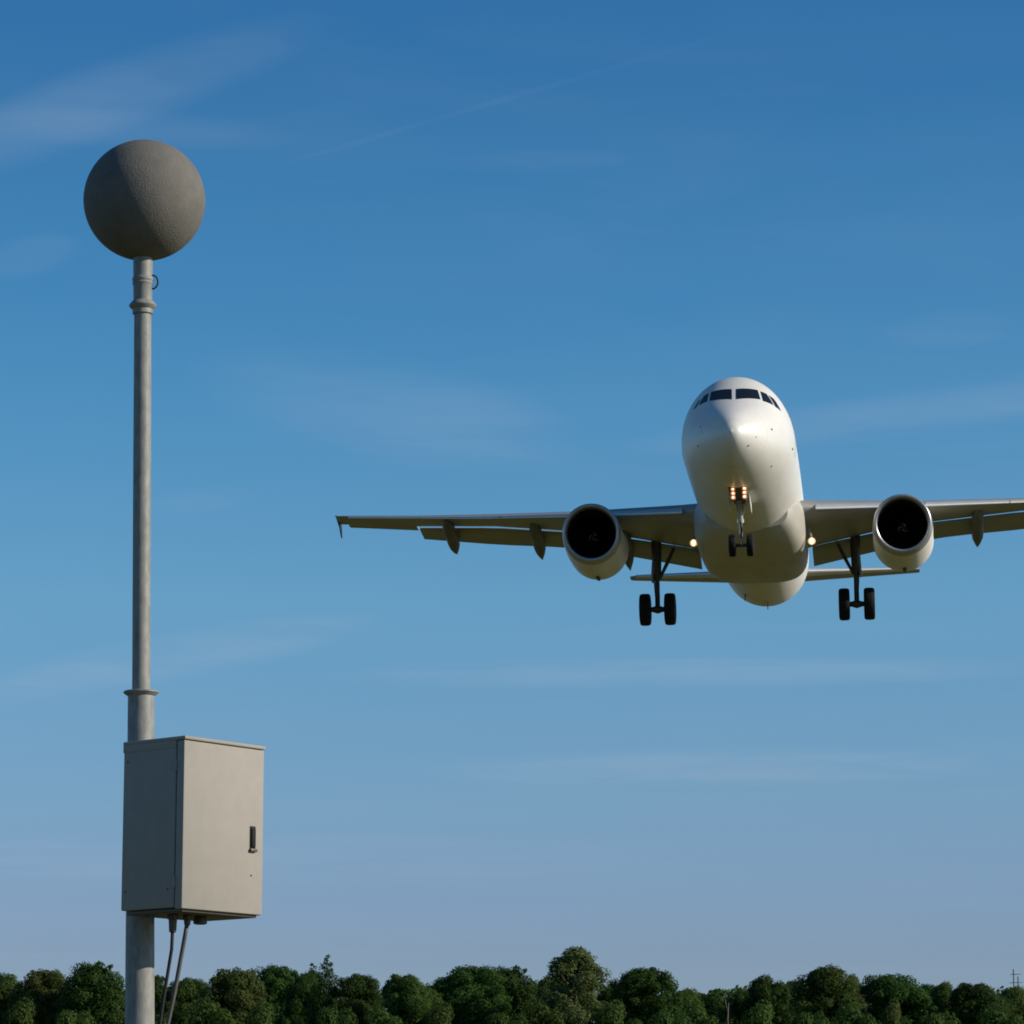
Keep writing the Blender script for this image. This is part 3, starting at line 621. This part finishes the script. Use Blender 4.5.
# span x, leading edge s, leading edge z, trailing edge s (fixed), trailing edge z, thickness (share of full chord)
WT = [(1.6, 11.75, -.84, 17.35, -1.28, .150), (2.5, 12.25, -.77, 17.40, -1.05, .145), (4.6, 13.30, -.56, 17.45, -.64, .130), (6.4, 14.22, -.38, 17.50, -.37, .118),
      (10.1, 16.10, .03, 18.45, .15, .112), (13.2, 17.70, .45, 19.35, .42, .108), (16.55, 19.44, .92, 20.60, .85, .105)]
def wing_ring(x, sg, ab=None, grow=1.0, n=14):
    sl_, zl, st, zt, tc_ = lerp_tab(WT, x)
    x1 = .80; ch = (st - sl_) / x1
    pr_ = airfoil(n, tc_, 0, x1) if ab is None else airfoil(n, tc_, 0, ab)
    tilt = (zt - zl) / (st - sl_)
    return [(sg * x, sl_ + px * ch, zl + pz * ch * grow + px * ch * tilt) for px, pz in pr_]
def flap_ring(x, sg, s0, z0, s1, z1, t=.13):
    ch = s1 - s0; return [(sg * x, s0 + px * ch, z0 + (z1 - z0) * px + pz * ch) for px, pz in airfoil(10, t, 0, 1.0, .03)]
def tab1(tab, x): return lerp_tab(tab, x)
FLAP_TE = [(2.1, 19.05, -1.70), (3.9, 19.05, -1.31), (4.8, 19.05, -1.12), (6.3, 19.05, -.82), (7.5, 19.2, -.63), (10.2, 19.95, -.30), (13.2, 20.6, .14)]
def fl(x, sg):
    _, _, st, zt, _ = lerp_tab(WT, x); s1, z1 = tab1(FLAP_TE, x)
    gap = .14 if x < 6 else .10
    return flap_ring(x, sg, st - .02, zt - gap, s1, z1)
for sg in (-1, 1):
    bm = bmesh.new(); xs_ = [1.6, 2.5, 3.2, 4.0, 4.6, 5.5, 6.4, 7.5, 8.8, 10.1, 11.6, 13.2, 13.25, 15, 16.0, 16.4, 16.55]
    loft(bm, [wing_ring(x, sg) for x in xs_]); wing = obj('wing', bm, M['wing'], pr, 35)
    # fixed trailing part outboard of the flap (aileron)
    bm = bmesh.new(); rr = []
    for x in (13.32, 14.5, 16.2):
        _, _, st, zt, _ = lerp_tab(WT, x); c = .62 - .06 * (x - 13.3)
        rr.append([(sg * x, st + px * c, zt - .02 + pz * c - .06 * px * c) for px, pz in airfoil(10, .13, 0, 1)])
    loft(bm, rr); obj('aileron', bm, M['wing'], wing, 35)
    for xa, xb in ((2.15, 6.30), (6.36, 13.2)):
        bm = bmesh.new(); loft(bm, [fl(xa + (xb - xa) * k / 8, sg) for k in range(9)]); obj('flap', bm, M['wing'], wing, 35)
    for xa, xb in ((2.45, 5.15), (6.45, 9.6), (9.63, 12.9), (12.93, 16.0)):
        bm = bmesh.new(); rr = []
        for k in range(9):
            x = xa + (xb - xa) * k / 8; sl_, zl, st, zt, tc_ = lerp_tab(WT, x); ch = (st - sl_) / .8
            c = .16 * ch if x > 6 else .12 * ch; dn = R(20); prof = []
            for px, pz in airfoil(9, .17, 0, .92, .05):
                u, w = px * c * 1.25, pz * c * 1.75
                prof.append((sg * x, sl_ - .16 + u * math.cos(dn) + w * math.sin(dn) * -.2, zl - .085 + w + u * math.sin(dn) * .55))
            rr.append(prof)
        loft(bm, rr); obj('slat', bm, M['slat'], wing, 40)
    # flap track fairings
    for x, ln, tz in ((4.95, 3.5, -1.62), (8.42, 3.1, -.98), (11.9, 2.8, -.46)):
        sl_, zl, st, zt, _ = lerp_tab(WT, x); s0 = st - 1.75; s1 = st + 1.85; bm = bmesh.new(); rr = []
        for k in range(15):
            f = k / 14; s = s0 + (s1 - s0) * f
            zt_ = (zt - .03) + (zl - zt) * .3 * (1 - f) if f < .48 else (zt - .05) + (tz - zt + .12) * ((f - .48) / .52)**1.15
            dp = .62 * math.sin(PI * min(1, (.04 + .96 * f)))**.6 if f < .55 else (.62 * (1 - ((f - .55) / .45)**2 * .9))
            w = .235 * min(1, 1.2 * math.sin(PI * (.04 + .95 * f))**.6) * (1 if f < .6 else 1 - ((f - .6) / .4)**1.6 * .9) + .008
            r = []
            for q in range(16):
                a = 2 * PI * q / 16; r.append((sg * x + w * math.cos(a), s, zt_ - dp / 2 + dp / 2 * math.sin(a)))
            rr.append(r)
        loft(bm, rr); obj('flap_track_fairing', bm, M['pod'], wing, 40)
    # wingtip fence
    bm = bmesh.new(); xt, zt0 = sg * 16.58, .95
    prof = [(19.55, .99), (19.95, 1.04), (20.75, 1.14), (21.1, 1.18), (20.98, .90), (21.12, .38), (20.95, .42), (20.55, .70), (19.9, .90)]
    a = [bm.verts.new((xt - .02, s, z)) for s, z in prof]; b = [bm.verts.new((xt + .02, s, z)) for s, z in prof]
    bm.faces.new(a); bm.faces.new(b[::-1])
    for i in range(len(a)): bm.faces.new((a[i], a[(i + 1) % len(a)], b[(i + 1) % len(a)], b[i]))
    obj('wingtip_fence', bm, M['navred'], wing, 30)

    # ---- engine under this wing
    ec = Vector((sg * 5.66 - .06, 0, -1.73))
    eng = None
    prof = [(10.98, .90, 0), (10.90, .925, 0), (10.86, .975, 0), (10.87, 1.02, 0), (10.96, 1.06, 0), (11.25, 1.085, -.02), (11.8, 1.10, -.07), (12.5, 1.10, -.12), (13.3, 1.085, -.12), (14.1, 1.12, -.03), (14.8, 1.02, 0), (15.25, .93, .02), (15.25, .90, .02), (14.8, .92, .02), (13.5, .95, 0), (12.2, .93, 0), (11.6, .90, 0), (11.25, .885, 0)]
    def nring(s, r, dz, n=64):
        tl = lambda z: -.10 * z if s < 11.6 else 0       # inlet plane leans: upper lip further forward
        o = []
        for k in range(n):
            a = 2 * PI * k / n; zz = r * math.sin(a) * (1.0 if math.sin(a) > 0 or s > 14.5 else 1.03)
            o.append((ec.x + r * math.cos(a), s + tl(zz), ec.z + dz + zz))
        return o
    bm = bmesh.new(); loft(bm, [nring(*p) for p in prof[5:13]], cap=(False, False)); eng = obj('engine', bm, M['white'], pr, 40)
    bm = bmesh.new(); loft(bm, [nring(*p) for p in ((11.12, .888, 0),) + tuple(prof[:6])], cap=(False, False)); obj('inlet_lip', bm, M['lip'], eng, 60)
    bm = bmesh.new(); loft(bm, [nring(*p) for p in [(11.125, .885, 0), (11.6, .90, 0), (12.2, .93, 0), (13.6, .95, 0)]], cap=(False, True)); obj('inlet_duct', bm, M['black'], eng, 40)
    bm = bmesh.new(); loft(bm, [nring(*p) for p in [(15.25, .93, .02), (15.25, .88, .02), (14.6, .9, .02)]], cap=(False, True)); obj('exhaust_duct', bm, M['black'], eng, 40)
    bm = bmesh.new()
    for k in range(24):
        a0 = 2 * PI * k / 24; vs = []
        for r, tw in ((.26, .9), (.55, .6), (.90, .35)):
            for e, ss in ((-1, -.12), (1, .12)):
                aa = a0 + e * .095 * (1 if r < .5 else .9) * tw * 1.25; vs.append(bm.verts.new((ec.x + r * math.cos(aa), 12.25 + ss * tw * 1.5, ec.z + r * math.sin(aa))))
        for i in (0, 2): bm.faces.new((vs[i], vs[i + 1], vs[i + 3], vs[i + 2]))
    obj('fan', bm, M['blade'], eng)
    bm = bmesh.new(); lathe(bm, [(.002, 0), (.06, .05), (.15, .2), (.22, .38), (.27, .6)], (ec.x, 11.68, ec.z), (0, 1, 0), 32); sp = obj('spinner', bm, M['blade'], eng, 1)
    bm = bmesh.new()
    for a0 in (.4, 2.5, 4.6):
        pts = [(ec.x + (.07 + .13 * f) * math.cos(a0 + 1.3 * f), 11.68 + .03 + .26 * f, ec.z + (.07 + .13 * f) * math.sin(a0 + 1.3 * f)) for f in [k / 7 for k in range(8)]]
        tube(bm, pts, [.012 + .016 * math.sin(PI * k / 7) for k in range(8)], 6)
    obj('spiral_mark', bm, M['mark'], sp, 1)
    bm = bmesh.new(); lathe(bm, [(.02, -.35), (.07, -.2), (.085, 0), (.07, .3), (.02, .5)], (ec.x + .03, 13.3, ec.z - 1.25), (0, 1, 0), 14); obj('drain_mast', bm, M['gear'], eng, 1)
    # pylon
    bm = bmesh.new(); rr = []
    for s, zt_, zb, w in ((12.0, ec.z + 1.05, ec.z + 1.0, .08), (13.0, ec.z + 1.25, ec.z + .98, .16), (14.2, -.38, ec.z + .97, .19), (15.6, -.44, ec.z + .6, .19), (17.0, -.50, ec.z + .5, .12), (17.4, -.52, ec.z + .7, .05)):
        rr.append([(ec.x + w * math.cos(a), s, (zt_ + zb) / 2 + (zt_ - zb) / 2 * math.copysign(abs(math.sin(a))**.5, math.sin(a))) for a in [2 * PI * k / 20 for k in range(20)]])
    loft(bm, rr); obj('pylon', bm, M['white'], eng, 40)

    # ---- main landing gear
    gx, gs = sg * 3.79 - .02, 17.70
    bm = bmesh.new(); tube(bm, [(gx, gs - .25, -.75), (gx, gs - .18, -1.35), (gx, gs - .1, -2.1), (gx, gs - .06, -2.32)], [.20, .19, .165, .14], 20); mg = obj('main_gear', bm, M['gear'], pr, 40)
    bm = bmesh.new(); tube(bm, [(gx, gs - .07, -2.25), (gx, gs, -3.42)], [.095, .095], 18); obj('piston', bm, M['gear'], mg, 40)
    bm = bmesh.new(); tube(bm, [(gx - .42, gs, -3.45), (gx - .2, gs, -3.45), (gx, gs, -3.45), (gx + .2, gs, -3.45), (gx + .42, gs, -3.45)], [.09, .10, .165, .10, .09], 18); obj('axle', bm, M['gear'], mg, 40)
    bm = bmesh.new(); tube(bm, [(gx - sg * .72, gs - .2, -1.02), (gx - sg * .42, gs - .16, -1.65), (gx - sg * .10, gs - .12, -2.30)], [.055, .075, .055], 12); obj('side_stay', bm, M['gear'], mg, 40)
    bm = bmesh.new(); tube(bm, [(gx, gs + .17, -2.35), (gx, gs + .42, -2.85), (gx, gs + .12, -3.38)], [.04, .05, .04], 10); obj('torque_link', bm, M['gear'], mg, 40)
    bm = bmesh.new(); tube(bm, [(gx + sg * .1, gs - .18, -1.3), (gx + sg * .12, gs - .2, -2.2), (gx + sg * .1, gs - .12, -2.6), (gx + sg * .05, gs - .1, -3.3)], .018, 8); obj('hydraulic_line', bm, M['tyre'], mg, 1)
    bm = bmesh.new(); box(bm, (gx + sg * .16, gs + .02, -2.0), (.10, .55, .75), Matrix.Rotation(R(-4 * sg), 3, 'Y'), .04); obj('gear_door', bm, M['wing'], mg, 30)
    for e in (-1, 1):
        wx = gx + e * .475; bm = bmesh.new()
        lathe(bm, [(.33, -.15), (.42, -.195), (.52, -.205), (.575, -.19), (.608, -.13), (.615, -.06), (.605, -.055), (.605, -.045), (.617, -.04), (.617, .04), (.605, .045), (.605, .055), (.615, .06), (.608, .13), (.575, .19), (.52, .205), (.42, .195), (.33, .15)], (wx, gs, -3.45), (1, 0, 0), 48)
        wh = obj('wheel', bm, M['tyre'], mg, 40)
        bm = bmesh.new(); lathe(bm, [(.06, -.17), (.15, -.16), (.20, -.10), (.33, -.152), (.34, -.152), (.34, .152), (.33, .152), (.20, .10), (.15, .16), (.06, .17)], (wx, gs, -3.45), (1, 0, 0), 32); obj('rim', bm, M['rim'], wh, 40)

    # ---- landing lamp at the wing root
    lp = Vector((sg * 2.12 + (.02 if sg < 0 else .13), 12.85, -1.86 if sg < 0 else -1.92))
    bm = bmesh.new(); lathe(bm, [(.04, .30), (.11, .2), (.14, .06), (.15, 0), (.135, .005)], lp, (0, 1, 0), 24); ll = obj('landing_light', bm, M['rim'], pr, 40)
    bm = bmesh.new(); lathe(bm, [(.135, .01), (.13, -.02), (.09, -.035), (.001, -.04)], lp, (0, 1, 0), 24); obj('lamp_halo_rim', bm, M['landhalo'], ll, 40)
    bm = bmesh.new(); lathe(bm, [(.095, -.02), (.08, -.05), (.001, -.062)], lp, (0, 1, 0), 24); bmesh.ops.scale(bm, vec=(.8, 1, 1.25), space=Matrix.Translation(-lp), verts=bm.verts); obj('lens', bm, M['land'], ll, 40)
    bm = bmesh.new(); tube(bm, [lp + Vector((0, .12, .10)), lp + Vector((-sg * .10, .35, .55))], .05, 10); obj('lamp_arm', bm, M['wing'], ll, 40)

    # ---- tailplane
    bm = bmesh.new(); rr = []
    for x, sl_, zl, ch, tc_ in ((.3, 31.6, .50, 4.3, .11), (1.0, 32.0, .57, 4.0, .11), (6.0, 34.75, 1.07, 1.75, .10), (6.22, 35.0, 1.10, 1.45, .09)):
        rr.append([(sg * x, sl_ + px * ch, zl - pz * ch + px * ch * .085) for px, pz in airfoil(14, tc_, 0, 1.0, .01)])
    loft(bm, rr); tp_ = obj('tailplane', bm, M['wing'], pr, 35)
    bm = bmesh.new(); rr = []
    for x, sl_, zl, ch in ((1.15, 31.99, .585, 4.0), (5.95, 34.68, 1.065, 1.75)):
        prof = airfoil(9, .115, 0, .10, .01)
        rr.append([(sg * x, sl_ - .04 + px * ch, zl - pz * ch * 1.05 + px * ch * .085) for px, pz in prof])
    loft(bm, rr); obj('leading_edge', bm, M['slat'], tp_, 40)
# ---- fin
bm = bmesh.new(); rr = []
for z, sl_, ch, tc_ in ((1.5, 28.9, 6.6, .10), (2.4, 30.0, 5.9, .11), (7.2, 33.9, 2.5, .10), (7.35, 34.1, 2.2, .08)):
    rr.append([(pz * ch, sl_ + px * ch, z) for px, pz in airfoil(14, tc_, 0, 1.0, 0)])
loft(bm, rr); obj('fin', bm, M['white'], pr, 35)

# ---- nose gear
NX = .08
ng = None
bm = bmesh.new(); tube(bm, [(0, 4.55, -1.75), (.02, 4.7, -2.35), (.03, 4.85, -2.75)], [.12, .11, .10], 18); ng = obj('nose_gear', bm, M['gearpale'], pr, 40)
bm = bmesh.new(); tube(bm, [(.03, 4.83, -2.68), (.03, 5.05, -3.50)], [.062, .062], 16); obj('piston', bm, M['chrome'], ng, 40)
bm = bmesh.new(); lathe(bm, [(.10, -.08), (.125, -.06), (.125, .06), (.10, .08)], (.03, 4.84, -2.72), (0, -.25, 1), 18); obj('collar', bm, M['chrome'], ng, 40)
bm = bmesh.new(); tube(bm, [(.30, 4.5, -2.05), (.17, 4.72, -2.32), (.05, 4.78, -2.62)], [.05, .07, .045], 10); obj('drag_stay', bm, M['chrome'], ng, 40)
bm = bmesh.new(); tube(bm, [(.03, 4.74, -2.75), (.08, 4.62, -3.0), (.04, 4.92, -3.3)], [.03, .035, .03], 8); obj('torque_link', bm, M['gear'], ng, 40)
bm = bmesh.new(); tube(bm, [(-.27, 5.07, -3.53), (.33, 5.07, -3.53)], .06, 14); obj('axle', bm, M['gear'], ng, 40)
for e in (-1, 1):
    wx = .03 + e * .31; bm = bmesh.new()
    lathe(bm, [(.21, -.075), (.27, -.11), (.34, -.118), (.375, -.10), (.395, -.05), (.388, -.02), (.396, -.015), (.396, .015), (.388, .02), (.395, .05), (.375, .10), (.34, .118), (.27, .11), (.21, .075)], (wx, 5.07, -3.53), (1, 0, 0), 40)
    wh = obj('wheel', bm, M['tyre'], ng, 40)
    bm = bmesh.new(); lathe(bm, [(.04, -.09), (.12, -.06), (.21, -.08), (.215, -.08), (.215, .08), (.21, .08), (.12, .06), (.04, .09)], (wx, 5.07, -3.53), (1, 0, 0), 28); obj('rim', bm, M['rim'], wh, 40)
    # bay doors hanging either side
    bm = bmesh.new()
    dpts = [(3.55, -1.98), (4.9, -2.03), (5.2, -2.05), (5.1, -2.42), (4.5, -2.40), (3.75, -2.12)]
    va = [bm.verts.new((.03 + e * (.36 - .04 * (z + 2)) - .015, s, z)) for s, z in dpts]; vb = [bm.verts.new((.03 + e * (.36 - .04 * (z + 2)) + .015, s, z)) for s, z in dpts]
    bm.faces.new(va); bm.faces.new(vb[::-1])
    for i in range(6): bm.faces.new((va[i], va[(i + 1) % 6], vb[(i + 1) % 6], vb[i]))
    obj('gear_bay_door', bm, M['white'], ng, 30)
    # three stacked taxi lamps per side on a bracket
    lx_ = .07 + e * .195
    bm = bmesh.new(); box(bm, (lx_, 3.12, -2.11), (.15, .12, .50), Matrix.Rotation(R(0), 3, 'X'), .03); br = obj('lamp_bracket', bm, M['bay'], ng, 30)
    for k in range(3):
        c = Vector((lx_, 3.05, -1.965 - .145 * k + (.02 if e > 0 else 0)))
        bm = bmesh.new(); lathe(bm, [(.082, .03), (.082, -.02), (.062, -.028)], c, (0, 1, 0), 20); lm = obj('taxi_light', bm, M['taxihalo'], br, 40)
        bm = bmesh.new(); lathe(bm, [(.040, -.02), (.033, -.04), (.001, -.046)], c, (0, 1, 0), 20); obj('lens', bm, M['taxi'], br, 40)
# dark tapered panel laid on the skin, standing for the shaded open gear bay
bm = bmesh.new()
patch(bm, [(-.32, 3.0, -2.0), (.38, 3.0, -2.0), (.22, 5.15, -2.1), (-.16, 5.15, -2.1)], .012, 8, 12); obj('gear_bay_shade_panel', bm, M['bay'], fus, 30)
